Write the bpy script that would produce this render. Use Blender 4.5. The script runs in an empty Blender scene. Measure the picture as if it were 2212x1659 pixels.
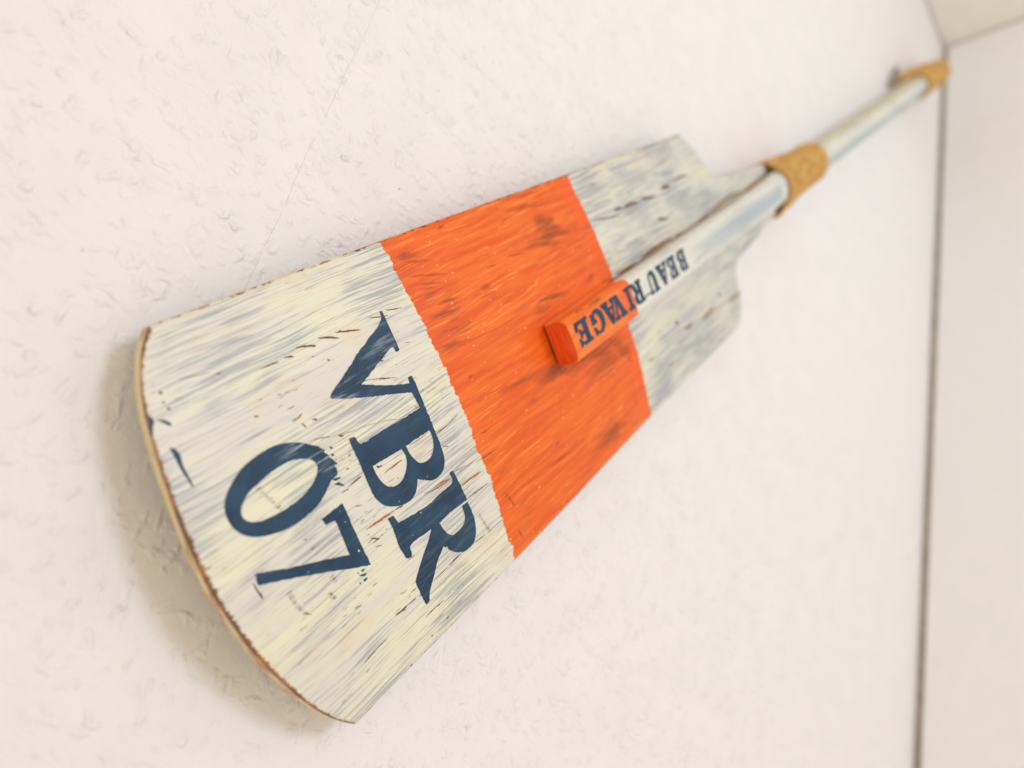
import bpy, bmesh, math, random
import numpy as np
from mathutils import Matrix, Vector
from mathutils.geometry import delaunay_2d_cdt

random.seed(7)
rng = np.random.default_rng(7)
scene = bpy.context.scene
C = scene.collection

# ------------------------------------------------------------------ place
# room axes: X along the wall to the corner, -Y out of the wall into the room, Z up.
PH = 0.58716                 # lean of the oar from the vertical (radians)
DW = 0.0313                  # distance of the oar's middle plane from the wall
TIPZ = 1.02                  # height of the blade tip above the floor
OARM = Matrix(((math.sin(PH), -math.cos(PH), 0, 0),
               (0, 0, -1, -DW),
               (math.cos(PH), math.sin(PH), 0, TIPZ),
               (0, 0, 0, 1)))         # oar space (along, across, out of wall) -> room
def room(u, a, w): return OARM @ Vector((u, a, w))

# ------------------------------------------------------------------ camera
R0 = Vector((0.5805467625241791, -0.36104792620489345, 0.729801241096039))
R1 = Vector((-0.42095579140907013, -0.9003202338663727, -0.11054274362255914))
R2 = Vector((0.6969660524023654, -0.2430388270865073, -0.6746632125179184))
M3 = OARM.to_3x3()
cx, cy, cz = M3 @ R0, M3 @ -R1, M3 @ -R2
camd = bpy.data.cameras.new('camera')
cam = bpy.data.objects.new('camera', camd)
C.objects.link(cam)
cam.matrix_world = Matrix.Translation(room(-0.13280215726644984, 0.09972956726093275, 0.29205193640822075)) @ \
    Matrix(((cx[0], cy[0], cz[0]), (cx[1], cy[1], cz[1]), (cx[2], cy[2], cz[2]))).to_4x4()
camd.sensor_width = 36
camd.lens = 36 * 1619.87 / 2212
camd.clip_start = 0.01
camd.clip_end = 50
camd.dof.use_dof = True
camd.dof.focus_distance = 0.38
camd.dof.aperture_fstop = 3.4
camd.dof.aperture_blades = 7
scene.camera = cam

# ------------------------------------------------------------------ light
world = bpy.data.worlds.new('World')
scene.world = world
world.use_nodes = True
bg = world.node_tree.nodes['Background']
bg.inputs[0].default_value = (1.0, 0.84, 0.635, 1)      # warm indoor bounce
bg.inputs[1].default_value = 0.84
def area(name, pos, target, size, power, col):
    l = bpy.data.lights.new(name, 'AREA')
    l.shape = 'DISK'; l.size = size; l.energy = power; l.color = col
    o = bpy.data.objects.new(name, l); C.objects.link(o)
    o.location = pos
    o.rotation_euler = (Vector(target) - Vector(pos)).to_track_quat('-Z', 'Y').to_euler()
    return o
area('room_lamp', room(0.05 + 0.42 * 1.9, 0.20 * 1.9, 1.9), room(0.05, 0, 0), 0.62, 15.0, (0.69, 0.81, 1.0))
scene.view_settings.view_transform = 'Standard'
scene.view_settings.look = 'None'
scene.view_settings.exposure = 0
scene.view_settings.gamma = 1

# ------------------------------------------------------------------ helpers
def put(name, me, mats=(), parent=None, label=None, cat=None, kind=None, group=None):
    o = bpy.data.objects.new(name, me); C.objects.link(o)
    if me is not None:
        for m in mats: me.materials.append(m)
    if parent: o.parent = parent
    for k, v in (('label', label), ('category', cat), ('kind', kind), ('group', group)):
        if v: o[k] = v
    return o
def mesh(name, verts, faces, smooth=True):
    me = bpy.data.meshes.new(name)
    me.from_pydata([tuple(v) for v in verts], [], [tuple(f) for f in faces])
    if smooth: me.polygons.foreach_set('use_smooth', [True] * len(me.polygons))
    me.update()
    return me
def srgb(r, g, b):
    f = lambda c: (c / 255) / 12.92 if c <= 10.3 else ((c / 255 + .055) / 1.055) ** 2.4
    return (f(r), f(g), f(b), 1)
def tube(pts, rad, seg=14, sq=None):
    """swept round rod through points; rad may be a list; closed at both ends"""
    pts = [Vector(p) for p in pts]; n = len(pts)
    rad = rad if isinstance(rad, (list, tuple)) else [rad] * n
    vs, fs = [], []
    up = Vector((0.31, 0.2, 0.93)).normalized()
    for i, p in enumerate(pts):
        t = (pts[min(i + 1, n - 1)] - pts[max(i - 1, 0)]).normalized()
        a = (up - t * up.dot(t)).normalized(); up = a
        b = t.cross(a)
        for k in range(seg):
            th = 2 * math.pi * k / seg
            vs.append(p + (a * math.cos(th) + b * math.sin(th)) * rad[i])
    for i in range(n - 1):
        for k in range(seg):
            fs.append((i * seg + k, i * seg + (k + 1) % seg, (i + 1) * seg + (k + 1) % seg, (i + 1) * seg + k))
    fs.append(tuple(range(seg))[::-1]); fs.append(tuple(range((n - 1) * seg, n * seg)))
    return vs, fs

class NT:
    """small node-tree writer"""
    def __init__(s, name):
        s.m = bpy.data.materials.new(name); s.m.use_nodes = True
        s.t = s.m.node_tree; s.n = s.t.nodes; s.l = s.t.links
        s.b = s.n['Principled BSDF']
    def new(s, typ, **kw):
        x = s.n.new(typ)
        for k, v in kw.items(): setattr(x, k, v)
        return x
    def link(s, a, b): s.l.new(a, b)
    def val(s, sock, v):
        if hasattr(v, 'is_output') or isinstance(v, bpy.types.NodeSocket): s.l.new(v, sock)
        else: sock.default_value = v
    def obj(s): return s.new('ShaderNodeTexCoord').outputs['Object']
    def mapv(s, v, scale=(1, 1, 1), rot=(0, 0, 0), loc=(0, 0, 0)):
        x = s.new('ShaderNodeMapping'); s.link(v, x.inputs[0])
        x.inputs['Scale'].default_value = scale; x.inputs['Rotation'].default_value = rot
        x.inputs['Location'].default_value = loc
        return x.outputs[0]
    def noise(s, v, scale=1, detail=3, rough=.5, dist=0):
        x = s.new('ShaderNodeTexNoise'); s.link(v, x.inputs['Vector'])
        x.inputs['Scale'].default_value = scale; x.inputs['Detail'].default_value = detail
        x.inputs['Roughness'].default_value = rough; x.inputs['Distortion'].default_value = dist
        return x.outputs['Fac']
    def ramp(s, f, a, b, lo=0., hi=1., smooth=True):
        x = s.new('ShaderNodeMapRange', interpolation_type='SMOOTHSTEP' if smooth else 'LINEAR')
        s.val(x.inputs['Value'], f); s.val(x.inputs['From Min'], a); s.val(x.inputs['From Max'], b)
        x.inputs['To Min'].default_value = lo; x.inputs['To Max'].default_value = hi
        return x.outputs[0]
    def math(s, op, a, b=0., c=0.):
        x = s.new('ShaderNodeMath', operation=op)
        s.val(x.inputs[0], a); s.val(x.inputs[1], b); s.val(x.inputs[2], c)
        return x.outputs[0]
    def mix(s, f, a, b):
        x = s.new('ShaderNodeMix', data_type='RGBA')
        s.val(x.inputs['Factor'], f); s.val(x.inputs['A'], a) if False else None
        ia = [i for i in x.inputs if i.name == 'A' and i.type == 'RGBA'][0]
        ib = [i for i in x.inputs if i.name == 'B' and i.type == 'RGBA'][0]
        s.val(ia, a); s.val(ib, b)
        return [o for o in x.outputs if o.type == 'RGBA'][0]
    def sep(s, v):
        x = s.new('ShaderNodeSeparateXYZ'); s.link(v, x.inputs[0]); return x.outputs
    def bump(s, h, strength, dist, normal=None):
        x = s.new('ShaderNodeBump'); s.link(h, x.inputs['Height'])
        x.inputs['Strength'].default_value = strength; x.inputs['Distance'].default_value = dist
        if normal is not None: s.link(normal, x.inputs['Normal'])
        return x.outputs[0]
    def attr(s, name): return s.new('ShaderNodeAttribute', attribute_name=name).outputs['Fac']
    def out(s, col, rough=.5, normal=None, spec=.4):
        s.val(s.b.inputs['Base Color'], col); s.val(s.b.inputs['Roughness'], rough)
        s.b.inputs['Specular IOR Level'].default_value = spec
        if normal is not None: s.link(normal, s.b.inputs['Normal'])
        return s.m

# ------------------------------------------------------------------ materials
CREAM, CREAM2 = srgb(234, 232, 207), srgb(228, 226, 212)
SLATE, LILAC = srgb(128, 142, 162), srgb(220, 217, 212)
BROWN, RAW, GOLDWOOD = srgb(110, 66, 44), srgb(176, 108, 52), srgb(205, 170, 112)
NAVY = srgb(36, 70, 98)

def painted_wood(name, band, shaft=False):
    """brushed cream paint over slate, an orange band between two lengths, worn rims"""
    t = NT(name); P = t.obj(); sx = t.sep(P)
    lowv = t.noise(t.mapv(P, (9, 16, 16)), 1, 2)
    warp = t.new('ShaderNodeVectorMath', operation='MULTIPLY_ADD')
    col3 = t.new('ShaderNodeTexNoise'); t.link(t.mapv(P, (14, 22, 22)), col3.inputs['Vector']); col3.inputs['Scale'].default_value = 1
    t.link(col3.outputs['Color'], warp.inputs[0]); warp.inputs[1].default_value = (0, .0065, 0); t.link(P, warp.inputs[2])
    W = warp.outputs[0]
    fine = t.noise(t.mapv(W, (24, 1500, 500)), 1, 4, .6)
    mid = t.noise(t.mapv(W, (22, 760, 200), loc=(3, 1, 0)), 1, 3, .6)
    wide = t.noise(t.mapv(W, (11, 110, 80), loc=(7, 2, 4)), 1, 3, .55)
    cross = t.noise(t.mapv(W, (60, 620, 300), rot=(0, 0, math.radians(-14)), loc=(1, 5, 2)), 1, 3, .6)
    patch = t.noise(t.mapv(P, (17, 24, 20), loc=(2, 3, 1)), 1, 3, .55)
    patch2 = t.noise(t.mapv(P, (8, 33, 20), loc=(9, 1, 6)), 1, 2, .5)
    # cream body in two tints
    base = t.mix(t.ramp(patch2, .38, .62), CREAM, CREAM2)
    base = t.mix(t.ramp(t.math('ADD', wide, t.math('MULTIPLY', patch2, .5)),   .64, .92, 0, .7), base, LILAC)
    warmn = t.noise(t.mapv(P, (30, 46, 30), loc=(4, 7, 7)), 1, 2)
    base = t.mix(t.ramp(warmn, .56, .70, 0, .55), base, srgb(232, 216, 192))
    base = t.mix(t.ramp(t.math('ADD', sx[0], t.math('MULTIPLY', patch, .12)), .28, .46, 0, .42), base, srgb(198, 200, 192))
    if shaft: base = t.mix(.65, base, srgb(226, 228, 220))
    # slate showing between brush hairs, more in some areas
    amt = t.math('ADD', t.math('MULTIPLY', t.ramp(patch, .30, .68), .11), t.math('ADD', t.ramp(sx[0], .26, .34, 0, .026), t.ramp(t.math('ABSOLUTE', sx[1]), .045, .095, 0, .016)))
    s1 = t.math('ADD', t.math('ADD', t.math('MULTIPLY', fine, .40), t.math('MULTIPLY', mid, .45)), t.math('MULTIPLY', cross, .15))
    th = t.math('SUBTRACT', .552 if not shaft else .59, amt)
    f1 = t.ramp(s1, th, t.math('ADD', th, .12), 0, .62 if not shaft else .40)
    base = t.mix(f1, base, SLATE)
    hair = t.noise(t.mapv(W, (26, 1300, 700), loc=(4, 4, 4)), 1, 2, .5)
    base = t.mix(t.math('MULTIPLY', t.ramp(hair, .60, .72, 0, .45), t.ramp(patch2, .40, .58)), base, srgb(128, 108, 100))
    # short rubbed-through flecks down to the wood
    fleck = t.noise(t.mapv(W, (75, 520, 300), loc=(8, 8, 1)), 1, 3, .6)
    clus = t.ramp(t.noise(t.mapv(P, (22, 30, 20), loc=(5, 9, 2)), 1, 1), .54, .66)
    f2 = t.math('MULTIPLY', t.ramp(fleck, .63, .68), clus)
    base = t.mix(t.math('MULTIPLY', f2, .8), base, t.mix(t.ramp(mid, .4, .6), BROWN, RAW))
    bump_h = t.math('ADD', t.math('MULTIPLY', fine, .5), t.math('MULTIPLY', mid, .7))
    # orange band
    o0, o1 = band
    jag = t.noise(t.mapv(P, (0.001, 105, 100), loc=(2, 0, 0)), 1, 5, .72)
    jag2 = t.noise(t.mapv(P, (0.001, 30, 30), loc=(6, 0, 0)), 1, 1)
    hairj = t.noise(t.mapv(P, (60, 700, 300)), 1, 2)
    e = t.math('ADD', t.math('MULTIPLY', t.math('SUBTRACT', jag, .5), .0095 if not shaft else .002), t.math('MULTIPLY', t.math('SUBTRACT', jag2, .5), .005 if not shaft else .003))
    e = t.math('ADD', e, t.math('MULTIPLY', t.math('SUBTRACT', hairj, .5), .0025))
    u = sx[0]
    m0 = t.ramp(t.math('SUBTRACT', t.math('ADD', u, e), o0), -.0002, .0003)
    e2 = t.math('MULTIPLY', e, .7)
    m1 = t.ramp(t.math('SUBTRACT', o1, t.math('ADD', u, e2)), -.0003, .0004)
    mo = t.math('MULTIPLY', m0, m1)
    ow = t.noise(t.mapv(W, (20, 260, 150), loc=(1, 7, 3)), 1, 4, .6)
    of = t.noise(t.mapv(W, (34, 800, 400), loc=(5, 2, 3)), 1, 3, .6)
    oc = t.mix(t.ramp(ow, .35, .65), srgb(232, 90, 12) if not shaft else srgb(242, 106, 26), srgb(246, 114, 26) if not shaft else srgb(250, 136, 48))
    oc = t.mix(t.ramp(t.math('ADD', t.math('MULTIPLY', of, .6), t.math('MULTIPLY', patch, .5)), .60, .76, 0, .6), oc, srgb(204, 104, 48))
    oc = t.mix(t.math('MULTIPLY', t.ramp(t.noise(t.mapv(W, (30, 900, 300), loc=(9, 9, 9)), 1, 3, .6), .56, .68, 0, .8), t.ramp(patch2, .34, .54)), oc, srgb(252, 160, 70))
    edgebright = t.ramp(t.math('SUBTRACT', u, t.math('SUBTRACT', o1, .016)), 0, .003, 0, .55)
    oc = t.mix(edgebright, oc, srgb(246, 96, 26))
    spk = t.noise(t.mapv(P, (300, 520, 300)), 1, 1)
    oc = t.mix(t.ramp(spk, .735, .76, 0, .75), oc, srgb(252, 190, 130))
    dk = t.noise(t.mapv(W, (46, 620, 300), loc=(2, 6, 1)), 1, 4, .65)
    oc = t.mix(t.math('MULTIPLY', t.ramp(dk, .54, .66, 0, .55), t.ramp(t.noise(t.mapv(P, (26, 30, 20), loc=(1, 8, 8)), 1, 2), .46, .60)), oc, srgb(120, 84, 60))
    col = t.mix(mo, base, oc)
    # rims: paint rubbed off along the edges
    if not shaft:
        rim = t.attr('rim'); tipw = t.attr('tipwear')
        rn = t.noise(t.mapv(P, (160, 420, 300)), 1, 3, .7)
        tooth = t.noise(t.mapv(P, (30, 620, 10), loc=(3, 3, 0)), 1, 3, .7)
        lim = t.math('ADD', t.math('MULTIPLY', t.ramp(rn, .48, .62), .0007), t.math('MULTIPLY', tipw, t.math('MULTIPLY', t.ramp(tooth, .30, .72, .3, 1.0), .0017)))
        wm = t.ramp(t.math('SUBTRACT', lim, rim), -.0001, .00025)
        wc = t.mix(t.ramp(t.noise(t.mapv(P, (60, 60, 400)), 1, 3), .42, .6), BROWN, RAW)
        col = t.mix(t.math('MULTIPLY', wm, .92), col, wc)
        side = t.attr('side')
        sn = t.noise(t.mapv(P, (50, 60, 420), loc=(0, 2, 5)), 1, 4, .65)
        sc = t.mix(t.ramp(sn, .44, .62), srgb(226, 212, 164), t.mix(t.ramp(tipw, .3, .8), srgb(215, 198, 150), RAW))
        col = t.mix(side, col, sc)
        rough = t.ramp(wm, 0, 1, .42, .75)
    else:
        gap = t.attr('glue')
        gn = t.noise(t.mapv(P, (24, 40, 40), loc=(0, 5, 5)), 1, 3, .6)
        gm = t.math('MULTIPLY', gap, t.ramp(gn, .30, .40))
        col = t.mix(t.math('MULTIPLY', gm, t.math('SUBTRACT', 1, mo)), col, t.mix(t.ramp(wide, .4, .6), srgb(112, 74, 40), srgb(168, 120, 66)))
        lw = t.attr('lowedge_wear_light')  # peach strip: worn contact edge plus its highlight put into the colour
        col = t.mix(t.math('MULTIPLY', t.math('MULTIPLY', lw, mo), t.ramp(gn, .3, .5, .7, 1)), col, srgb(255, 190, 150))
        # slate stripe brushed along the pole
        st = t.attr('stripe')
        col = t.mix(t.math('MULTIPLY', t.math('MULTIPLY', st, t.ramp(wide, .2, .55, .45, .85)), t.math('SUBTRACT', 1, mo)), col, srgb(168, 182, 192))
        col = t.mix(t.math('MULTIPLY', t.attr('olive_shade'), t.ramp(wide, .3, .6, .5, .9)), col, srgb(186, 180, 146))  # pole's shading on its upper-left side, painted in as an olive tint
        # end grain, a slightly darker, redder orange
        eg = t.attr('endgrain')
        rings = t.noise(t.mapv(P, (10, 60, 420)), 1, 3)
        col = t.mix(eg, col, t.mix(t.ramp(rings, .4, .6), srgb(232, 84, 28), srgb(244, 100, 36)))
        rough = .42
    n = t.bump(bump_h, .35, .0006)
    return t.out(col, rough, n, .35)

def ink(name, scuff):
    t = NT(name); P = t.obj()
    a = t.noise(t.mapv(P, (45, 420, 200), rot=(0, 0, math.radians(12))), 1, 4, .65)
    b = t.noise(t.mapv(P, (60, 60, 60), loc=(3, 1, 2)), 1, 2)
    c = t.noise(t.mapv(P, (1400, 1400, 900)), 1, 2)
    col = t.mix(t.ramp(b, .4, .65), NAVY, srgb(28, 58, 84))
    col = t.mix(t.ramp(c, .55, .75, 0, .25), col, srgb(70, 104, 126))
    z = t.attr('scuff')
    f = t.math('MULTIPLY', t.ramp(a, .50, .66), t.math('ADD', z, .0))
    col = t.mix(t.math('MULTIPLY', f, scuff), col, srgb(176, 190, 204))
    sp = t.noise(t.mapv(P, (420, 700, 400), loc=(7, 7, 7)), 1, 0)
    col = t.mix(t.ramp(sp, .84, .87), col, srgb(232, 232, 226))
    n = t.bump(t.noise(t.mapv(P, (18, 600, 300)), 1, 3), .3, .0004)
    return t.out(col, .5, n, .3)

def plain(name, col, col2=None, scale=(400, 400, 400), rough=.6, bump=.2, lo=.4, hi=.6):
    t = NT(name); P = t.obj()
    a = t.noise(t.mapv(P, scale), 1, 3, .6)
    c = t.mix(t.ramp(a, lo, hi), col, col2 or col)
    return t.out(c, rough, t.bump(a, bump, .0004), .3)

def wall_paper(name):
    t = NT(name); P = t.obj(); s = t.sep(P)
    warp = t.new('ShaderNodeVectorMath', operation='MULTIPLY_ADD')
    n3 = t.new('ShaderNodeTexNoise'); t.link(P, n3.inputs['Vector']); n3.inputs['Scale'].default_value = 130
    t.link(n3.outputs['Color'], warp.inputs[0]); warp.inputs[1].default_value = (.011, .011, .011); t.link(P, warp.inputs[2])
    W = warp.outputs[0]
    # woodchip paper: scattered rounded chips under the paint, some larger than others, and a slow swell
    def chips(sc, ang, lo, hi, loc):
        v = t.new('ShaderNodeTexVoronoi', feature='F1'); t.link(t.mapv(W, sc, rot=(0, math.radians(ang), 0), loc=loc), v.inputs['Vector'])
        v.inputs['Scale'].default_value = 1; v.inputs['Randomness'].default_value = 1
        return t.ramp(v.outputs['Distance'], lo, hi, 1, 0)
    g1 = t.ramp(t.noise(t.mapv(P, (70, 70, 80), loc=(3, 4, 5)), 1, 1), .44, .58)
    g2 = t.ramp(t.noise(t.mapv(P, (40, 50, 50), loc=(8, 1, 5)), 1, 1), .42, .60)
    n2 = t.noise(t.mapv(P, (24, 26, 34)), 1, 2, .5)
    n3 = t.noise(t.mapv(P, (260, 260, 200)), 1, 2, .5)
    h = t.math('ADD', t.math('MULTIPLY', t.math('MULTIPLY', chips((190, 80, 95), 35, .0, .62, (0, 0, 0)), g1), .62), t.math('MULTIPLY', t.math('MULTIPLY', chips((110, 90, 230), -20, .0, .60, (3, 3, 3)), g2), .50))
    h = t.math('ADD', h, t.math('ADD', t.math('MULTIPLY', n2, .9), t.math('MULTIPLY', n3, .22)))
    # butt joint between two lengths of wallpaper: a hairline groove
    wob = t.math('MULTIPLY', t.math('SUBTRACT', t.noise(t.mapv(P, (0, 0, 22)), 1, 2), .5), .004)
    lx = t.math('ADD', s[0], t.math('MULTIPLY', t.math('SUBTRACT', s[2], TIPZ + .1), .065))
    dl = t.math('ABSOLUTE', t.math('ADD', t.math('ADD', lx, .0505), wob))
    part = t.ramp(t.noise(t.mapv(P, (0, 0, 60), loc=(1, 1, 0)), 1, 2), .36, .52)
    seam = t.math('MULTIPLY', t.math('MULTIPLY', t.ramp(dl, .00010, .00026, 1, 0), part), t.ramp(s[2], TIPZ + .06, TIPZ + .10))
    col = t.mix(t.ramp(n2, .3, .7), srgb(240, 238, 238), srgb(237, 235, 236))
    col = t.mix(t.math('MULTIPLY', seam, .28), col, srgb(150, 138, 124))
    n = t.bump(h, .8, .0016)
    return t.out(col, .7, n, .25)

# traced shapes of the stencilled marks and paint losses, in metres on the blade (along, across)
GLYPHS={
 'V':([(0.10433,-0.06515),(0.10586,-0.06518),(0.10598,-0.06326),(0.10577,-0.06084),(0.10528,-0.05478),(0.10507,-0.05205),(0.105,-0.04768),(0.10442,-0.04384),(0.10202,-0.04381),(0.10173,-0.04669),(0.10046,-0.04699),(0.09753,-0.0462),(0.09239,-0.04443),(0.0875,-0.04293),(0.08299,-0.04132),(0.07855,-0.03973),(0.07442,-0.03853),(0.07875,-0.03648),(0.08691,-0.03226),(0.09513,-0.02875),(0.10093,-0.02678),(0.10125,-0.02821),(0.10151,-0.02967),(0.10315,-0.02986),(0.10426,-0.02935),(0.10434,-0.02549),(0.104,-0.02021),(0.10354,-0.0135),(0.10012,-0.01326),(0.09987,-0.01838),(0.09956,-0.02235),(0.09282,-0.02508),(0.08431,-0.02813),(0.07558,-0.03145),(0.06783,-0.03451),(0.06052,-0.03773),(0.05588,-0.04035),(0.05717,-0.04187),(0.05963,-0.04302),(0.06417,-0.04467),(0.06909,-0.04681),(0.07527,-0.04964),(0.07967,-0.05188),(0.08383,-0.05368),(0.08728,-0.05432),(0.09051,-0.0563),(0.09466,-0.05731),(0.0989,-0.05895),(0.10211,-0.06075),(0.10361,-0.06202),(0.10428,-0.06393)],[]),
 'B':([(0.10354,-0.0135),(0.10012,-0.01326),(0.09301,-0.01339),(0.08612,-0.01355),(0.07578,-0.01424),(0.06656,-0.01422),(0.05958,-0.01435),(0.05833,-0.01592),(0.05828,-0.01864),(0.05713,-0.01937),(0.05478,-0.01962),(0.05425,-0.01592),(0.05429,-0.01142),(0.05424,-0.00599),(0.05379,-0.00043),(0.05367,0.00536),(0.0539,0.01141),(0.0554,0.01531),(0.05779,0.01846),(0.06209,0.02133),(0.06551,0.02291),(0.06939,0.02373),(0.07279,0.02396),(0.0762,0.02258),(0.07864,0.02023),(0.08085,0.01703),(0.08422,0.01949),(0.08825,0.02228),(0.09198,0.0232),(0.09658,0.02266),(0.09969,0.02052),(0.10164,0.01734),(0.10252,0.01285),(0.10285,0.00807),(0.10284,0.00314)],[[(0.09967,-0.00063),(0.09999,0.00233),(0.09937,0.0055),(0.09767,0.00878),(0.09477,0.01139),(0.09194,0.01226),(0.08844,0.0119),(0.08553,0.0106),(0.08377,0.00734),(0.0826,0.00395),(0.08245,0.00115),(0.08235,-0.00094)],[(0.07903,-0.00093),(0.07989,0.00177),(0.0797,0.00438),(0.07827,0.00766),(0.07525,0.01069),(0.07142,0.01287),(0.06753,0.01294),(0.06497,0.01222),(0.06265,0.01037),(0.06084,0.00697),(0.05993,0.00281),(0.05986,-0.00018),(0.06006,-0.00236),(0.06903,-0.00158)]]),
 'R':([(0.10117,0.02531),(0.10252,0.02501),(0.10382,0.02554),(0.10419,0.02706),(0.10479,0.03213),(0.1053,0.03794),(0.10597,0.04427),(0.10022,0.04392),(0.09343,0.04351),(0.08325,0.04409),(0.08412,0.0485),(0.08592,0.05276),(0.08901,0.05554),(0.09447,0.05564),(0.09869,0.05426),(0.10076,0.05147),(0.10108,0.04831),(0.10104,0.04532),(0.10564,0.04534),(0.10638,0.05013),(0.10657,0.05516),(0.10572,0.06032),(0.10398,0.06454),(0.10113,0.06802),(0.0962,0.06851),(0.09187,0.06784),(0.08787,0.06547),(0.08387,0.06123),(0.08157,0.05781),(0.08032,0.05637),(0.07735,0.0586),(0.07338,0.06099),(0.07052,0.06412),(0.06754,0.06714),(0.06478,0.06955),(0.06213,0.07239),(0.06099,0.07561),(0.0582,0.07609),(0.05758,0.07228),(0.05706,0.0664),(0.05648,0.06184),(0.0586,0.0592),(0.0623,0.0561),(0.06532,0.05355),(0.06898,0.05069),(0.07168,0.04893),(0.07493,0.04608),(0.07698,0.04384),(0.07161,0.04352),(0.06568,0.04277),(0.06243,0.04306),(0.06112,0.04392),(0.06081,0.04723),(0.06016,0.04855),(0.05806,0.04836),(0.05651,0.04707),(0.05626,0.0441),(0.05538,0.04072),(0.05583,0.03482),(0.05606,0.02951),(0.05584,0.02597),(0.05545,0.02404),(0.05913,0.02449),(0.05964,0.02671),(0.06021,0.02933),(0.0676,0.03041),(0.07418,0.03143),(0.08304,0.03201),(0.08916,0.03112),(0.09675,0.03137),(0.10017,0.03087),(0.1015,0.02948),(0.10141,0.02725)],[]),
 '0':([(0.02682,-0.03284),(0.03096,-0.03078),(0.03431,-0.02836),(0.03691,-0.02572),(0.03875,-0.02287),(0.04063,-0.01999),(0.0417,-0.01503),(0.04226,-0.01158),(0.04145,-0.00954),(0.0375,-0.00839),(0.03467,-0.00662),(0.03175,-0.00463),(0.02677,-0.00208),(0.02061,-0.00099),(0.01361,-0.00056),(0.00741,-0.00125),(0.00187,-0.00279),(-0.00329,-0.00472),(-0.0069,-0.00699),(-0.00994,-0.0101),(-0.01183,-0.01408),(-0.01233,-0.01837),(-0.01175,-0.02196),(-0.01033,-0.025),(-0.00803,-0.02754),(-0.00462,-0.02999),(0.00044,-0.03268),(0.00485,-0.03413),(0.00956,-0.03491),(0.01457,-0.03501),(0.02018,-0.03485),(0.0236,-0.03405)],[[(0.03092,-0.02263),(0.03365,-0.02019),(0.03442,-0.0173),(0.03238,-0.01416),(0.02859,-0.01146),(0.02266,-0.00951),(0.01688,-0.0088),(0.0116,-0.00877),(0.0055,-0.00934),(-0.00014,-0.0104),(-0.00358,-0.0119),(-0.00594,-0.01412),(-0.00659,-0.01699),(-0.00534,-0.01964),(-0.00294,-0.02158),(0.00053,-0.02348),(0.00542,-0.02459),(0.01088,-0.02545),(0.01682,-0.02584),(0.02266,-0.02578),(0.02725,-0.02451)]]),
 '7':([(0.02435,0.00417),(0.03703,0.00413),(0.03705,0.0065),(0.03707,0.00875),(0.03672,0.0156),(0.03677,0.0241),(0.03705,0.03022),(0.03729,0.0374),(0.02767,0.0328),(0.01916,0.02786),(0.01071,0.02375),(0.00279,0.01951),(-0.005,0.01584),(-0.01391,0.01159),(-0.0135,0.00911),(-0.013,0.0067),(-0.00623,0.00985),(0.0007,0.01354),(0.00926,0.0174),(0.01603,0.02025),(0.02291,0.02343),(0.02945,0.02645),(0.02961,0.02189),(0.02995,0.01569),(0.03011,0.00866),(0.02754,0.00808),(0.0251,0.00796),(0.02476,0.00599)],[]),
}
MARKS=[[(-0.01801,-0.05492),(-0.01627,-0.05343),(-0.01581,-0.05103),(-0.01692,-0.0468),(-0.01712,-0.04368),(-0.01732,-0.04054),(-0.01738,-0.03731),(-0.01802,-0.03742),(-0.01812,-0.04101),(-0.01832,-0.04437),(-0.01828,-0.04811),(-0.018,-0.05224)],
 [(-0.01659,-0.06666),(-0.01415,-0.06513),(-0.01283,-0.06338),(-0.01263,-0.06193),(-0.0137,-0.06233),(-0.01514,-0.06431)],
 [(-0.01834,-0.06914),(-0.0178,-0.06807),(-0.01797,-0.06605),(-0.01996,-0.06393),(-0.02128,-0.06147),(-0.02186,-0.06152),(-0.02026,-0.06514)],
 [(-0.01032,-0.07599),(-0.00924,-0.0752),(-0.00965,-0.07433),(-0.01061,-0.07464)],
 [(-0.0112,-0.07189),(-0.01047,-0.07137),(-0.01075,-0.07071),(-0.0114,-0.0712)],
 [(-0.01073,-0.06899),(-0.0098,-0.06825),(-0.01036,-0.06757),(-0.0111,-0.0681)],
 [(-0.01547,0.00944),(-0.01483,0.0105),(-0.01487,0.01343),(-0.01433,0.01562),(-0.0147,0.01833),(-0.01512,0.01562),(-0.01552,0.01236)],
 [(0.06225,-0.00134),(0.06325,-0.00025),(0.0651,-0.00019),(0.06461,0.00039),(0.06273,0.00024),(0.06161,-0.00066)],
 [(0.03157,0.03636),(0.03383,0.03696),(0.03287,0.03762),(0.03137,0.03721)],
 [(0.02933,0.03775),(0.03225,0.03884),(0.03369,0.03907),(0.03257,0.04008),(0.03085,0.03931)],
 [(0.03033,0.04114),(0.03277,0.04123),(0.03287,0.04197),(0.03094,0.04225)],
 [(0.02803,0.0408),(0.02916,0.04116),(0.02845,0.04211)],
 [(0.02911,0.03593),(0.03,0.03643),(0.02947,0.03718)],
 [(0.03738,-0.00564),(0.04011,-0.00528),(0.04179,-0.00302),(0.04167,-0.00214),(0.04041,-0.00321),(0.03889,-0.00443)],
 [(0.0375,-0.00839),(0.03995,-0.00758),(0.04244,-0.00676),(0.04147,-0.00637),(0.03873,-0.00672)],
 [(0.04393,-0.0219),(0.04516,-0.02029),(0.04392,-0.02004)],
 [(0.04308,-0.01862),(0.04432,-0.017),(0.0428,-0.01691)],
 [(0.04308,-0.01425),(0.04367,-0.01298),(0.04237,-0.01278)]]
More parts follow.
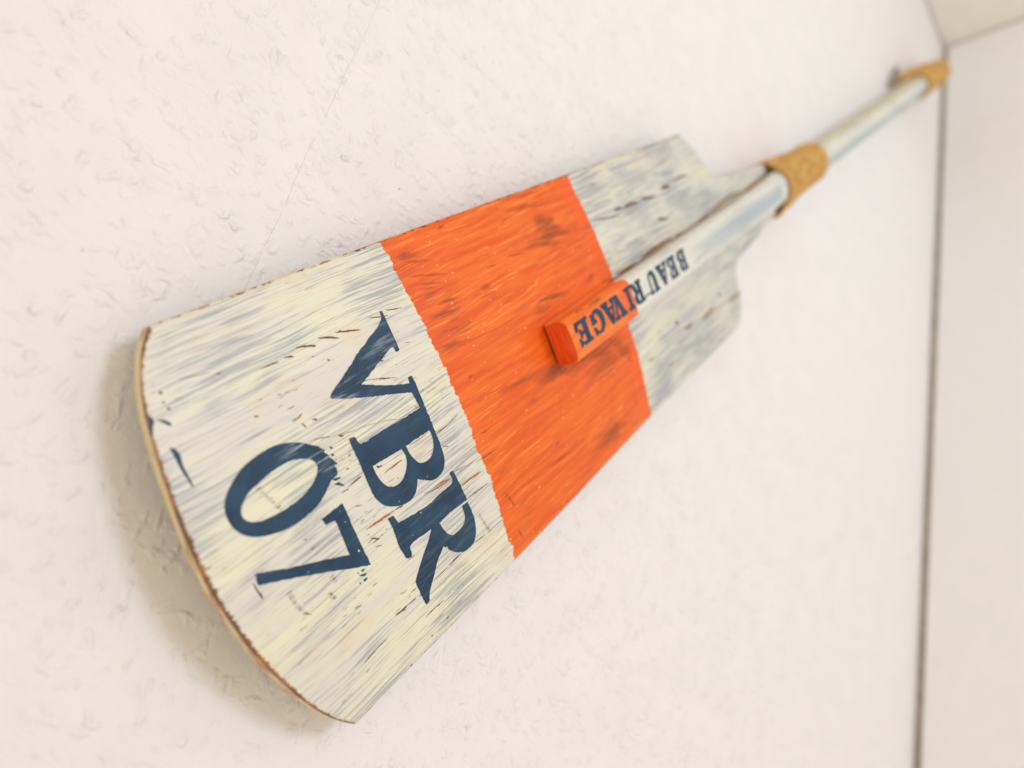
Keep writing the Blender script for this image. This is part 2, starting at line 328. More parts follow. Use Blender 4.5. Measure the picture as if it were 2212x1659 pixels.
SLIVERS=[(0.04204,0.02157,0.06104,0.0225,1.5,'o'),
 (0.06136,0.0227,0.0668,0.02371,0.9,'d'),
 (0.08084,0.02573,0.10096,0.02808,1,'o'),
 (0.08787,0.02643,0.10044,0.02813,0.9,'o'),
 (0.10328,0.02653,0.11454,0.02823,0.5,'o'),
 (0.10593,0.03574,0.12205,0.03638,1.2,'o'),
 (0.10636,0.04391,0.12421,0.0449,0.9,'o'),
 (0.10052,0.06822,0.11044,0.0688,0.8,'d'),
 (0.11142,0.06906,0.12676,0.06997,0.4,'k'),
 (0.07975,0.06808,0.08953,0.06737,1.3,'d'),
 (0.06731,0.06808,0.07925,0.0681,0.6,'d'),
 (0.03923,0.06829,0.04742,0.06818,1.2,'d'),
 (0.04653,0.06822,0.05379,0.06868,0.6,'d'),
 (0.04241,-0.00071,0.05237,-0.00139,0.8,'d'),
 (0.04265,0.02939,0.04738,0.02955,1.2,'d'),
 (0.0645,0.00414,0.07662,0.00367,1.3,'o'),
 (0.06942,0.0043,0.07128,0.00402,1,'k'),
 (0.11997,0.02982,0.13961,0.03204,0.5,'k'),
 (0.11424,0.02879,0.11962,0.02851,0.3,'k'),
 (0.10284,0.00314,0.11012,0.00307,0.5,'d'),
 (0.10339,0.01049,0.10733,0.01298,0.7,'d'),
 (0.11039,0.05606,0.11395,0.06955,0.35,'k'),
 (0.08369,-0.00022,0.09914,-0.00021,0.4,'d'),
 (0.10306,0.00295,0.11271,0.00271,0.8,'d'),
 (0.11235,0.00253,0.12206,0.00113,0.5,'d'),
 (0.0752,-0.06601,0.08873,-0.0616,1.6,'d'),
 (0.06535,-0.06692,0.07552,-0.06274,1.6,'d'),
 (0.05808,-0.06611,0.06221,-0.06421,1.7,'d'),
 (0.10831,-0.06453,0.11817,-0.06208,0.9,'d'),
 (0.097,-0.06478,0.10805,-0.06181,0.8,'d'),
 (0.06402,-0.05645,0.06547,-0.05569,1.1,'k'),
 (0.05767,-0.06084,0.05845,-0.06049,0.7,'k'),
 (0.03662,-0.02852,0.04772,-0.02475,0.4,'k'),
 (0.04772,-0.02475,0.06048,-0.02135,0.4,'k'),
 (0.0506,-0.0238,0.05319,-0.0223,1.6,'d'),
 (0.06048,-0.02135,0.07365,-0.01842,0.3,'k'),
 (0.07365,-0.01842,0.08595,-0.01395,0.25,'k'),
 (0.07685,-0.03943,0.09515,-0.03262,0.4,'d'),
 (0.08474,-0.03623,0.09127,-0.03411,0.7,'d'),
 (0.08963,-0.04382,0.09253,-0.04345,0.7,'d'),
 (0.04243,-0.03599,0.04496,-0.03526,1,'d'),
 (0.10946,-0.04565,0.11308,-0.04475,0.4,'k'),
 (0.05249,-0.06748,0.06239,-0.06451,1.5,'d'),
 (0.04479,-0.06613,0.04954,-0.06433,1.6,'d'),
 (0.03262,-0.06625,0.0416,-0.06532,1.1,'d'),
 (0.01372,-0.07244,0.01564,-0.07177,1,'d'),
 (-0.00077,-0.07686,0.0116,-0.07402,0.5,'d'),
 (0.01869,-0.04975,0.0207,-0.04895,1.3,'k'),
 (0.03353,-0.03937,0.03939,-0.04078,0.9,'o'),
 (0.03306,-0.05309,0.03494,-0.05258,0.8,'d'),
 (0.07704,-0.0656,0.07887,-0.06526,1,'d'),
 (0.03924,0.06794,0.04781,0.06834,1.6,'d'),
 (0.04781,0.06834,0.05376,0.06882,0.5,'d'),
 (0.01491,0.07629,0.02323,0.07493,0.9,'d'),
 (0.0221,0.07497,0.03074,0.07496,0.7,'k'),
 (-0.00365,0.02271,-0.00324,0.02953,0.5,'k'),
 (-0.00324,0.02953,-0.00098,0.03611,0.6,'d'),
 (-0.00217,0.03474,0.00107,0.03769,1,'d'),
 (0.01308,0.03514,0.01404,0.03922,0.7,'d'),
 (0.05501,0.08188,0.06945,0.08198,0.7,'d'),
 (0.00026,0.03087,0.00067,0.03118,0.7,'d'),
 (-0.01364,0.05263,-0.01096,0.05266,0.4,'d'),
 (0.05486,0.09324,0.05611,0.09341,1.4,'o'),
 (0.06763,0.09241,0.06916,0.092,1.4,'o'),
 (0.03736,0.09736,0.03871,0.09769,1.2,'o'),
 (0.04531,-0.00126,0.052,-0.00151,1.2,'d'),
 (0.0388,-0.00037,0.04296,0.00022,1.2,'d'),
 (0.04632,-0.00831,0.04802,-0.00797,1,'o'),
 (0.0048,-0.02351,0.0098,-0.0096,1,'g'),
 (0.0125,0.00757,0.01411,0.00772,0.9,'d'),
 (0.01366,0.01298,0.01541,0.01293,0.7,'d'),
 (0.01714,0.02899,0.01791,0.0331,0.7,'d'),
 (0.01262,0.03503,0.01404,0.03934,0.6,'d'),
 (0.04248,0.02659,0.04663,0.02935,1.2,'d'),
 (0.04303,0.03163,0.04714,0.03306,0.6,'d'),
 (0.04191,0.00889,0.04605,0.01048,0.7,'d'),
 (0.04266,-0.03644,0.04439,-0.03463,1.2,'d'),
 (0.03691,-0.03728,0.03789,-0.03434,0.9,'d'),
 (0.33496,-0.05467,0.34798,-0.05305,2,'g'),
 (0.34798,-0.05305,0.37218,-0.05125,1.8,'d'),
 (0.37385,-0.05313,0.3973,-0.05045,2,'g'),
 (0.40934,-0.05256,0.42529,-0.05094,2.6,'d'),
 (0.43037,-0.05256,0.45931,-0.05176,1.8,'g'),
 (0.30456,-0.0557,0.3407,-0.04968,1,'g'),
 (0.38577,-0.03335,0.40303,-0.02962,2,'g'),
 (0.40924,0.05811,0.43385,0.05717,3.2,'t'),
 (0.37639,0.05401,0.39121,0.05573,2.6,'t'),
 (0.36443,0.04449,0.36914,0.04552,3,'g'),
 (0.3387,0.06963,0.35196,0.0706,1.6,'g'),
 (0.31328,0.05465,0.3226,0.05483,1.4,'g'),
 (0.4632,0.06312,0.49266,0.06375,2,'t'),
 (0.48124,0.01751,0.48791,0.01911,3,'g'),
 (0.45365,0.0189,0.45756,0.01928,3,'g'),
 (0.44546,0.0506,0.45122,0.05179,2.5,'g')]
SMUDGES=[(0.25067,-0.0667,0.2635,-0.0659,14,0.6),
 (0.24448,-0.06112,0.26782,-0.05847,10,0.55),
 (0.23457,-0.05883,0.26245,-0.054,8,0.45),
 (0.23488,-0.08418,0.26226,-0.0805,9,0.3),
 (0.23339,-0.09144,0.25653,-0.08915,7,0.3),
 (0.13357,-0.08601,0.14488,-0.08308,9,0.35),
 (0.13488,-0.0818,0.1534,-0.07722,4,0.3),
 (0.13763,-0.07327,0.15306,-0.06867,5,0.4),
 (0.13653,-0.0686,0.1472,-0.06559,4,0.45),
 (0.13781,-0.0656,0.14453,-0.06355,4,0.4),
 (0.1444,-0.05503,0.15651,-0.05305,5,0.45),
 (0.13827,-0.04971,0.14993,-0.04729,9,0.35),
 (0.17888,-0.05146,0.18347,-0.05025,9,0.4),
 (0.17658,-0.04642,0.18439,-0.0458,6,0.4),
 (0.19077,-0.06005,0.1972,-0.05924,2,0.7),
 (0.21103,-0.06023,0.2243,-0.05778,2,0.7),
 (0.13526,-0.03301,0.14598,-0.03062,10,0.25),
 (0.17014,-0.09111,0.173,-0.09158,5,0.4),
 (0.22636,-0.02645,0.24461,-0.02369,10,0.35),
 (0.21086,-0.02265,0.22938,-0.02139,9,0.3),
 (0.27588,-0.02171,0.28138,-0.02399,8,0.35),
 (0.19929,0.01493,0.21816,0.01655,14,0.3),
 (0.23486,0.01785,0.27955,0.02314,16,0.4),
 (0.24335,0.03502,0.28485,0.03185,14,0.3),
 (0.14029,-0.01216,0.14269,-0.01193,4,0.4),
 (0.14657,-0.01192,0.15335,-0.01017,3,0.3),
 (0.15945,0.00634,0.19418,0.00869,8,0.35),
 (0.13189,0.01141,0.16443,0.0155,5,0.3),
 (0.20167,0.01564,0.24486,0.02134,14,0.3),
 (0.23572,0.07628,0.26083,0.0813,12,0.35),
 (0.22073,0.07875,0.24729,0.08374,7,0.25),
 (0.13413,0.01857,0.13623,0.01912,5,0.6),
 (0.13472,0.05879,0.13898,0.06841,5,0.4),
 (0.13617,0.0833,0.13748,0.08901,4,0.5),
 (0.18847,0.05494,0.19216,0.05569,4,0.5),
 (0.28761,0.06152,0.28429,0.08209,2,0.35),
 (0.2817,0.02793,0.28905,0.0377,12,0.3),
 (0.16919,0.06251,0.20715,0.06877,6,0.2),
 (0.14918,0.06161,0.17181,0.06522,5,0.25)]

M_blade = painted_wood('brushed_paint_blade', (0.1262, 0.3025))
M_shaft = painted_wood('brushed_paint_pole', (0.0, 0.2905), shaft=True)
M_ink = ink('navy_stencil_ink', .35)
M_inkscuff = ink('scuffed_navy_ink', .85)
M_wall = wall_paper('chip_wallpaper')
M_far = plain('side_wall_paint', srgb(243, 243, 242), srgb(241, 242, 241), (30, 30, 30), .8, .05)
M_ceil = plain('ceiling_paint', srgb(242, 239, 230), srgb(239, 236, 227), (30, 30, 30), .8, .05)
M_joint = plain('dark_joint', srgb(186, 180, 164), srgb(170, 164, 148), (60, 60, 60), .8)
M_joint2 = plain('pale_joint', srgb(236, 232, 222), srgb(230, 226, 214), (60, 60, 60), .8)
M_rope = plain('jute_cord', srgb(214, 172, 104), srgb(196, 150, 82), (60, 160, 160), .85, .35)
M_metal = NT('dull_steel'); M_metal.b.inputs['Metallic'].default_value = .6
M_metal = M_metal.out(srgb(120, 122, 118), .45, None, .5)
CH = {'d': plain('bared_dark_wood', srgb(142, 92, 66), srgb(108, 68, 50), (700, 1500, 700), .8),
      'o': plain('bared_gold_wood', srgb(196, 128, 58), srgb(160, 92, 40), (500, 1500, 700), .75),
      'k': plain('open_crack_gap_shade', srgb(92, 78, 64), srgb(120, 102, 82), (500, 900, 700), .9),
      'g': plain('slate_scar', srgb(132, 128, 124), srgb(118, 104, 92), (300, 900, 500), .7),
      't': plain('tan_scar', srgb(176, 152, 118), srgb(160, 134, 100), (300, 900, 500), .7)}
CH_D = {'d': CH['d'], 'g': CH['g']}
def smudge_mat():
    """thin grey-brown rub marks over the orange: patchy, so the paint shows between them"""
    t = NT('rubbed_orange'); P = t.obj()
    a = t.noise(t.mapv(P, (42, 420, 200)), 1, 5, .7)
    s = t.attr('soft')
    col = t.mix(t.ramp(a, .35, .65), srgb(150, 92, 58), srgb(190, 98, 52))
    al = t.math('MULTIPLY', s, t.ramp(a, .40, .60, .30, 1.0))
    t.link(al, t.b.inputs['Alpha'])
    return t.out(col, .5, None, .3)
M_smudge = smudge_mat()

# ------------------------------------------------------------------ the room
XC = 1.7776 * math.sin(PH) - .0258 * math.cos(PH)
ZC = TIPZ + 1.7776 * math.cos(PH) + .0258 * math.sin(PH)
def slab(name, x0, x1, y0, y1, z0, z1, mat, kind='structure'):
    vs = [(x, y, z) for x in (x0, x1) for y in (y0, y1) for z in (z0, z1)]
    fs = [(0, 1, 3, 2), (4, 6, 7, 5), (0, 4, 5, 1), (2, 3, 7, 6), (0, 2, 6, 4), (1, 5, 7, 3)]
    return put(name, mesh(name, vs, fs, False), [mat], kind=kind)
slab('wall', -2.2, XC + .03, 0, .12, 0, ZC + .03, M_wall)
slab('side_wall', XC, XC + .12, -3.0, -.011, 0, ZC - .004, M_far)
slab('ceiling', -2.2, XC - .003, -3.0, -.006, ZC, ZC + .1, M_ceil)
slab('corner_joint', XC + .006, XC + .028, -.0108, -.0002, 0, ZC - .0005, M_joint)
slab('ceiling_joint', -2.2, XC + .02, -.0058, -.0002, ZC + .004, ZC + .029, M_joint2)
slab('ceiling_joint', XC - .0028, XC + .02, -3.0, -.006, ZC + .004, ZC + .029, M_joint2)

# ------------------------------------------------------------------ the oar
oar = put('oar', None, label='cream wooden oar with orange band and navy lettering, hung slanting on the white wall', cat='oar')
oar.matrix_world = OARM

K = 1.0235
TH = .0075
TU = np.polyfit([-.0997, -.0694, -.0606, -.0485, -.0342, -.0159, .0093, .0256, .0513, .0752, .0986],
                [.0004, -.0185, -.0217, -.0247, -.0272, -.0294, -.0304, -.029, -.0226, -.0147, .0003], 6)
def tipu(v): return np.polyval(TU, v)
def halfw(u, s):
    if s > 0: return np.interp(u, [-.03, 0, .063, .125, .198, .30, .38, .45, .50], [.0988, .0986, .0983, .0976, .0961, .0930, .0918, .0912, .0906])
    return np.interp(u, [-.03, 0, .0335, .076, .126, .19, .30, .383, .476, .5], [.1, .0997, .0989, .0978, .0962, .0941, .0903, .0876, .0848, .084])
def topu(v):
    return np.interp(v, [-.0860, -.0845, -.081, -.074, -.0537, -.0433, -.0395, .0365, .0403, .0495, .0655, .078, .0842, .0885, .0912, .0925],
                     [.4700, .4755, .4810, .486, .4968, .4985, .5025, .5020, .4945, .4895, .4918, .4905, .487, .481, .472, .466])
def dense(a, b, n, e):   # points from a to b, packed towards both ends
    t = np.linspace(-1, 1, n)
    return a + (b - a) * (.5 + .5 * np.sign(t) * (1 - (1 - np.abs(t)) ** e))
tn0, tn1 = -.0395 / .084, .0365 / .0906
cols = np.concatenate([dense(-1, tn0, 34, 1.6), dense(tn0, tn1, 40, 1.2)[1:], dense(tn1, 1, 34, 1.6)[1:]])
rows = dense(0, 1, 190, 1.8)
NCOL, NROW = len(cols), len(rows)
def blade_mesh():
    verts = []; idx = {}
    for j, t in enumerate(cols):
        s = 1 if t > 0 else -1
        v0 = t * (halfw(0, s)); u0 = tipu(v0)
        v1 = t * (.0906 if s > 0 else .084)
        vv = t * (halfw(.48, s))
        u1 = topu(vv)
        for i, r in enumerate(rows):
            u = u0 + (u1 - u0) * r
            v = t * halfw(u, s)
            idx[(i, j)] = len(verts); verts.append((u, v))
    jn = [j for j, t in enumerate(cols) if tn0 - 1e-6 <= t <= tn1 + 1e-6]
    nrow = 24
    for j in jn:
        ub, vb = verts[idx[(NROW - 1, j)]]
        for i in range(1, nrow + 1):
            f = i / nrow
            idx[(NROW - 1 + i, j)] = len(verts)
            k = 1 - .31 * min(f, .8) / .68
            verts.append((ub + (.655 - ub) * f, vb * k))
    faces = []
    for i in range(NROW + nrow - 1):
        for j in range(NCOL - 1):
            q = [idx.get(x) for x in ((i, j), (i + 1, j), (i + 1, j + 1), (i, j + 1))]
            if None not in q: faces.append(q)
    V2 = np.array(verts)
    # ordered boundary
    cnt = {}
    for f in faces:
        for a, b in zip(f, f[1:] + f[:1]):
            cnt[(a, b)] = 1
    nxt = {a: b for (a, b) in cnt if (b, a) not in cnt}
    start = next(iter(nxt)); loop = [start]
    while nxt[loop[-1]] != start: loop.append(nxt[loop[-1]])
    L = V2[loop]
    T = np.roll(L, -1, 0) - np.roll(L, 1, 0); T /= np.linalg.norm(T, axis=1)[:, None]
    N = np.stack([T[:, 1], -T[:, 0]], 1)
    # orientation: make N point outwards
    ctr = np.array([.2, 0.]);
    area2 = np.sum(L[:, 0] * np.roll(L[:, 1], -1) - np.roll(L[:, 0], -1) * L[:, 1])
    if area2 < 0: N = -N
    # smooth normals a little so the rim does not fold in the notches
    for _ in range(2):
        N = (np.roll(N, 1, 0) + N + np.roll(N, -1, 0)); N /= np.linalg.norm(N, axis=1)[:, None]
    # distance of every face vertex to the boundary
    keep = ~((L[:, 0] > .64))
    Lk = L[keep]
    dist = np.empty(len(V2)); near = np.empty(len(V2), int)
    for a in range(0, len(V2), 2000):
        D = np.hypot(V2[a:a + 2000, None, 0] - Lk[None, :, 0], V2[a:a + 2000, None, 1] - Lk[None, :, 1])
        near[a:a + 2000] = D.argmin(1); dist[a:a + 2000] = D.min(1)
    isTip = (Lk[:, 0] < .004) & (np.abs(Lk[:, 1]) < .0995)
    def wear(v):
        return np.interp(v, [-.1, -.094, -.085, -.06, -.04, -.02, .03, .05, .07, .09, .099], [.9, .5, .2, .35, .6, 1, 1, .75, .6, .3, .15])
    tipwv = np.where(isTip[near], wear(Lk[near, 1]), 0)
    wfun = lambda v: -K * v * v
    nz = lambda n: rng.normal(0, 1, n)
    V, rim, side, tipw = [], [], [], []
    for i, (u, v) in enumerate(verts):
        drop = .0005 * max(0, 1 - dist[i] / .0016) ** 2
        V.append((u, -v, wfun(v) - drop)); rim.append(dist[i]); side.append(0); tipw.append(tipwv[i])
    F = [tuple(f) for f in faces]
    prev = list(loop); nb = len(loop)
    tl = np.array([(wear(v) if (u < .004 and abs(v) < .0995) else 0) for u, v in L])
    wob = np.convolve(np.tile(nz(nb), 3), np.hanning(9) / 4, 'same')[nb:2 * nb] * .00018
    for (off, dw, sd) in ((.0005, .0011, .15), (.0008, .0020, 1), (.0009, .0045, 1), (.0007, TH - .0011, 1), (.0, TH - .0002, 1)):
        cur = []
        for q in range(nb):
            o = off + wob[q] * (off > 0)
            u, v = L[q] + N[q] * o
            cur.append(len(V)); V.append((u, -v, wfun(L[q][1]) - dw)); rim.append(0 if sd < 1 else .01); side.append(sd); tipw.append(tl[q])
        for q in range(nb):
            q2 = (q + 1) % nb
            F.append((prev[q2], prev[q], cur[q], cur[q2]))
        prev = cur
    # back
    base = len(V); onb = {l: p for l, p in zip(loop, prev)}
    bid = {}
    for i, (u, v) in enumerate(verts):
        if i in onb: bid[i] = onb[i]
        else:
            bid[i] = len(V); V.append((u, -v, wfun(v) - TH)); rim.append(.01); side.append(0); tipw.append(0)
    for f in faces: F.append(tuple(bid[a] for a in f[::-1]))
    me = mesh('blade', V, F)
    for nm, arr in (('rim', rim), ('side', side), ('tipwear', tipw)):
        at = me.attributes.new(nm, 'FLOAT', 'POINT'); at.data.foreach_set('value', np.array(arr, dtype=np.float32))
    bm = bmesh.new(); bm.from_mesh(me); bmesh.ops.recalc_face_normals(bm, faces=bm.faces); bm.to_mesh(me); bm.free()
    return me
blade = put('blade', blade_mesh(), [M_blade], oar)

# pole: halved flat where it lies on the blade, round beyond it
SC, SH, SR, CR = .0138, .0184, .0178, .0052      # half width, height, pole radius, corner radius
def topw(v):
    v = abs(v); top = SH - .0006 * (v / SC) ** 2; x = v - (SC - CR)
    if x <= 0: return top
    return SH - .0006 * ((SC - CR) / SC) ** 2 - CR + math.sqrt(max(0, CR * CR - min(x, CR) ** 2))
def prof(n):
    vv = SC * np.sin(np.linspace(math.pi / 2, -math.pi / 2, 300))
    p = np.array([(SC, .0003)] + [(v, topw(v)) for v in vv] + [(-SC, .0003)])
    d = np.concatenate([[0], np.cumsum(np.hypot(*np.diff(p, axis=0).T))])
    s = np.linspace(0, d[-1], n)
    return np.stack([np.interp(s, d, p[:, 0]), np.interp(s, d, p[:, 1])], 1)
UE, UEND = .2122, 1.52
def shaft_mesh():
    nu, nl = 60, 20
    A = prof(nu)                                           # from +v side over the top to -v side
    A = np.concatenate([A, np.stack([np.linspace(-SC, SC, nl + 2)[1:-1], np.full(nl, .0003)], 1)])
    tb = np.concatenate([np.linspace(0, math.pi, nu), np.linspace(math.pi, 2 * math.pi, nl + 2)[1:-1]])
    B = np.stack([SR * np.cos(tb), SR * np.sin(tb)], 1)
    us = [UE, UE + .0003, UE + .0009, UE + .002] + list(np.linspace(UE + .004, .54, 110)) + list(np.linspace(.55, .68, 24)) + list(np.linspace(.7, UEND, 60)) + [UEND + .001]
    V, F = [], []; glue, stripe, end, low, olive_shade = [], [], [], [], []
    n = nu + nl
    lump = np.cumsum(rng.normal(0, 1, len(us))); lump -= np.linspace(lump[0], lump[-1], len(us))
    for k, u in enumerate(us):
        f = min(1, max(0, (u - .555) / .08)); f = f * f * (3 - 2 * f)
        P = A * (1 - f) + B * f
        ins = {0: .955, 1: .985, 2: .997}.get(k, 1.0)
        if k == len(us) - 1: ins = .9
        c = np.array([0, .009 * (1 - f)])
        P = (P - c) * ins * (1 - .05 * max(0, u - .7)) + c
        P[:, 1] = np.where(P[:, 1] < .0018, np.maximum(P[:, 1], .0003 + .0015 * max(0, 1 - (u - UE) / .05)), P[:, 1]) if f == 0 else P[:, 1]
        for q, (v, w) in enumerate(P):
            V.append((u, -v, w + .00012 * math.sin(u * 55 + 2)))
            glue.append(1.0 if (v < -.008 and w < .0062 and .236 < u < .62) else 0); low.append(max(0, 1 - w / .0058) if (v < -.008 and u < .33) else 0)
            th = math.degrees(math.atan2(w, v))
            a = max(0, 1 - abs(th - (86 if u < .6 else 60)) / 28.)
            g = min(1, max(0, (u - .385) / .05))
            if .592 < u < .61: g = 0
            stripe.append(min(1, a * 1.8) * g)
            olive_shade.append(max(0, min(1, (th - 112) / 25)) * (1 if u > .64 else 0)); end.append(1.0 if k == 0 else 0)
    for k in range(len(us) - 1):
        for q in range(n):
            q2 = (q + 1) % n
            F.append((k * n + q, k * n + q2, (k + 1) * n + q2, (k + 1) * n + q))
    # end caps: an inner ring and a centre, so the end grain stays flat
    for k, cc in ((0, (UE, 0, .0092)), (len(us) - 1, (UEND + .001, 0, 0))):
        ci = len(V); V.append(cc); glue.append(0); low.append(0); olive_shade.append(0); stripe.append(0); end.append(1.0 if k == 0 else 0)
        for q in range(n):
            q2 = (q + 1) % n
            F.append((k * n + q, ci, k * n + q2) if k == 0 else (k * n + q2, ci, k * n + q))
    me = mesh('pole', V, F)
    for nm, arr in (('glue', glue), ('stripe', stripe), ('endgrain', end), ('lowedge_wear_light', low), ('olive_shade', olive_shade)):
        at = me.attributes.new(nm, 'FLOAT', 'POINT'); at.data.foreach_set('value', np.array(arr, dtype=np.float32))
    bm = bmesh.new(); bm.from_mesh(me); bmesh.ops.recalc_face_normals(bm, faces=bm.faces); bm.to_mesh(me); bm.free()
    me.set_sharp_from_angle(angle=math.radians(50))
    return me
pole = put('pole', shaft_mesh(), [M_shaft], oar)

# ------------------------------------------------------------------ paint films cut to shape and laid over the curved wood
def rough_outline(p, step, jit, seed):
    r = random.Random(seed); out = []
    n = len(p)
    for i in range(n):
        a, b = p[i], p[(i + 1) % n]
        L = math.hypot(b[0] - a[0], b[1] - a[1]); m = max(1, int(L / step))
        nx, ny = -(b[1] - a[1]) / (L + 1e-9), (b[0] - a[0]) / (L + 1e-9)
        for k in range(m):
            f = k / m; j = r.gauss(0, jit) if k else 0
            out.append((a[0] + (b[0] - a[0]) * f + nx * j, a[1] + (b[1] - a[1]) * f + ny * j))
    return out
def smooth_loop(p, sharp=50):
    """round the gentle corners of a traced outline, keep the sharp ones"""
    n = len(p); out = []
    for i in range(n):
        a, b, c = Vector(p[i - 1]), Vector(p[i]), Vector(p[(i + 1) % n])
        d1, d2 = (b - a), (c - b)
        ang = math.degrees(d1.angle(d2)) if d1.length > 1e-7 and d2.length > 1e-7 else 0
        if ang < sharp: out += [tuple(b - d1 * .25), tuple(b + d2 * .25)]
        else: out.append(tuple(b))
    return out
def grow(p, d):
    """push an outline outwards (d > 0) or inwards"""
    n = len(p); ar = sum(p[i][0] * p[(i + 1) % n][1] - p[(i + 1) % n][0] * p[i][1] for i in range(n)); sg = 1 if ar > 0 else -1
    out = []
    for i in range(n):
        a, b, c = Vector(p[i - 1]), Vector(p[i]), Vector(p[(i + 1) % n])
        n1 = (b - a); n2 = (c - b)
        n1 = Vector((n1.y, -n1.x)).normalized(); n2 = Vector((n2.y, -n2.x)).normalized()
        m = (n1 + n2); m = m.normalized() if m.length > 1e-4 else n1
        k = min(1.6, 1 / max(.3, m.dot(n1)))
        q = b + m * (d * sg * k); out.append((q.x, q.y))
    return out
def film(name, outer, holes, surf, mat, parent, step=.003, attr=None):
    pts = [Vector(x) for x in outer]; loops = [list(range(len(outer)))]
    for h in holes:
        loops.append(list(range(len(pts), len(pts) + len(h)))); pts += [Vector(x) for x in h]
    edges = [(l[i], l[(i + 1) % len(l)]) for l in loops for i in range(len(l))]
    nb = len(pts)
    xs = [p[0] for p in outer]; ys = [p[1] for p in outer]
    x = min(xs) + step / 2
    while x < max(xs):
        y = min(ys) + step / 2
        while y < max(ys): pts.append(Vector((x, y))); y += step
        x += step
    r = delaunay_2d_cdt(pts, edges, [], 0, 1e-7)
    vs, fs = r[0], r[2]
    def inside(q, loop):
        c = False; n = len(loop)
        for i in range(n):
            a, b = loop[i], loop[(i + 1) % n]
            if (a[1] > q[1]) != (b[1] > q[1]) and q[0] < (b[0] - a[0]) * (q[1] - a[1]) / (b[1] - a[1]) + a[0]: c = not c
        return c
    keep = []
    for f in fs:
        q = sum((vs[i] for i in f), Vector((0, 0))) / len(f)
        if inside(q, outer) and not any(inside(q, h) for h in holes): keep.append(f)
    used = sorted({i for f in keep for i in f}); re = {a: b for b, a in enumerate(used)}
    V = [surf(*vs[i]) for i in used]
    F = [tuple(re[i] for i in f) for f in keep]
    me = mesh(name, V, F)
    bm = bmesh.new(); bm.from_mesh(me)
    bm.normal_update()
    for f in bm.faces:
        if f.normal.z < 0: f.normal_flip()
    bm.to_mesh(me); bm.free()
    if attr:
        at = me.attributes.new(attr[0], 'FLOAT', 'POINT')
        at.data.foreach_set('value', np.array([attr[1](*vs[i]) for i in used], dtype=np.float32))
    return put(name, me, [mat], parent)
def on_blade(u, v): return (u, -v, -K * v * v + .00016)
def on_blade2(u, v): return (u, -v, -K * v * v + .00024)
def on_pole(u, v): return (u, -v, topw(v) + .00012 * math.sin(u * 55 + 2) + .00022)

def scuff_at(ch):
    if ch == 'V': return lambda u, v: min(1, max(0, .05 + 1.0 * max(0, 1 - math.hypot(u - .062, v + .038) / .015) + .45 * max(0, 1 - math.hypot(u - .095, v + .055) / .02)))
    if ch == '0': return lambda u, v: min(1, max(0, 1.5 * max(0, 1 - math.hypot(u - .036, v + .026) / .02)))
    if ch == 'R': return lambda u, v: .10
    return lambda u, v: .03
for ch, (outer, holes) in GLYPHS.items():
    j = .00013 if ch != '0' else .00016
    o = rough_outline(smooth_loop(outer), .0011, j, ord(ch))
    if ch == '0':       # frayed where the brush ran past the stencil
        o2 = []
        r = random.Random(5)
        for (u, v) in o:
            w = max(0, 1 - math.hypot(u - .044, v + .019) / .016)
            k = r.uniform(-.2, 1) * .0022 * min(1, w * 1.8)
            o2.append((u + k, v + k * .4))
        o = o2
    hs = [rough_outline(smooth_loop(h), .0011, j, ord(ch) + i + 9) for i, h in enumerate(holes)]
    film('painted_letter' if ch.isalpha() else 'painted_numeral', o, hs, on_blade, M_inkscuff, oar, attr=('scuff', scuff_at(ch)))
for k, p in enumerate(MARKS):
    film('ink_mark', rough_outline(p, .0012, .00008, k), [], on_blade, M_ink, oar, step=.004)

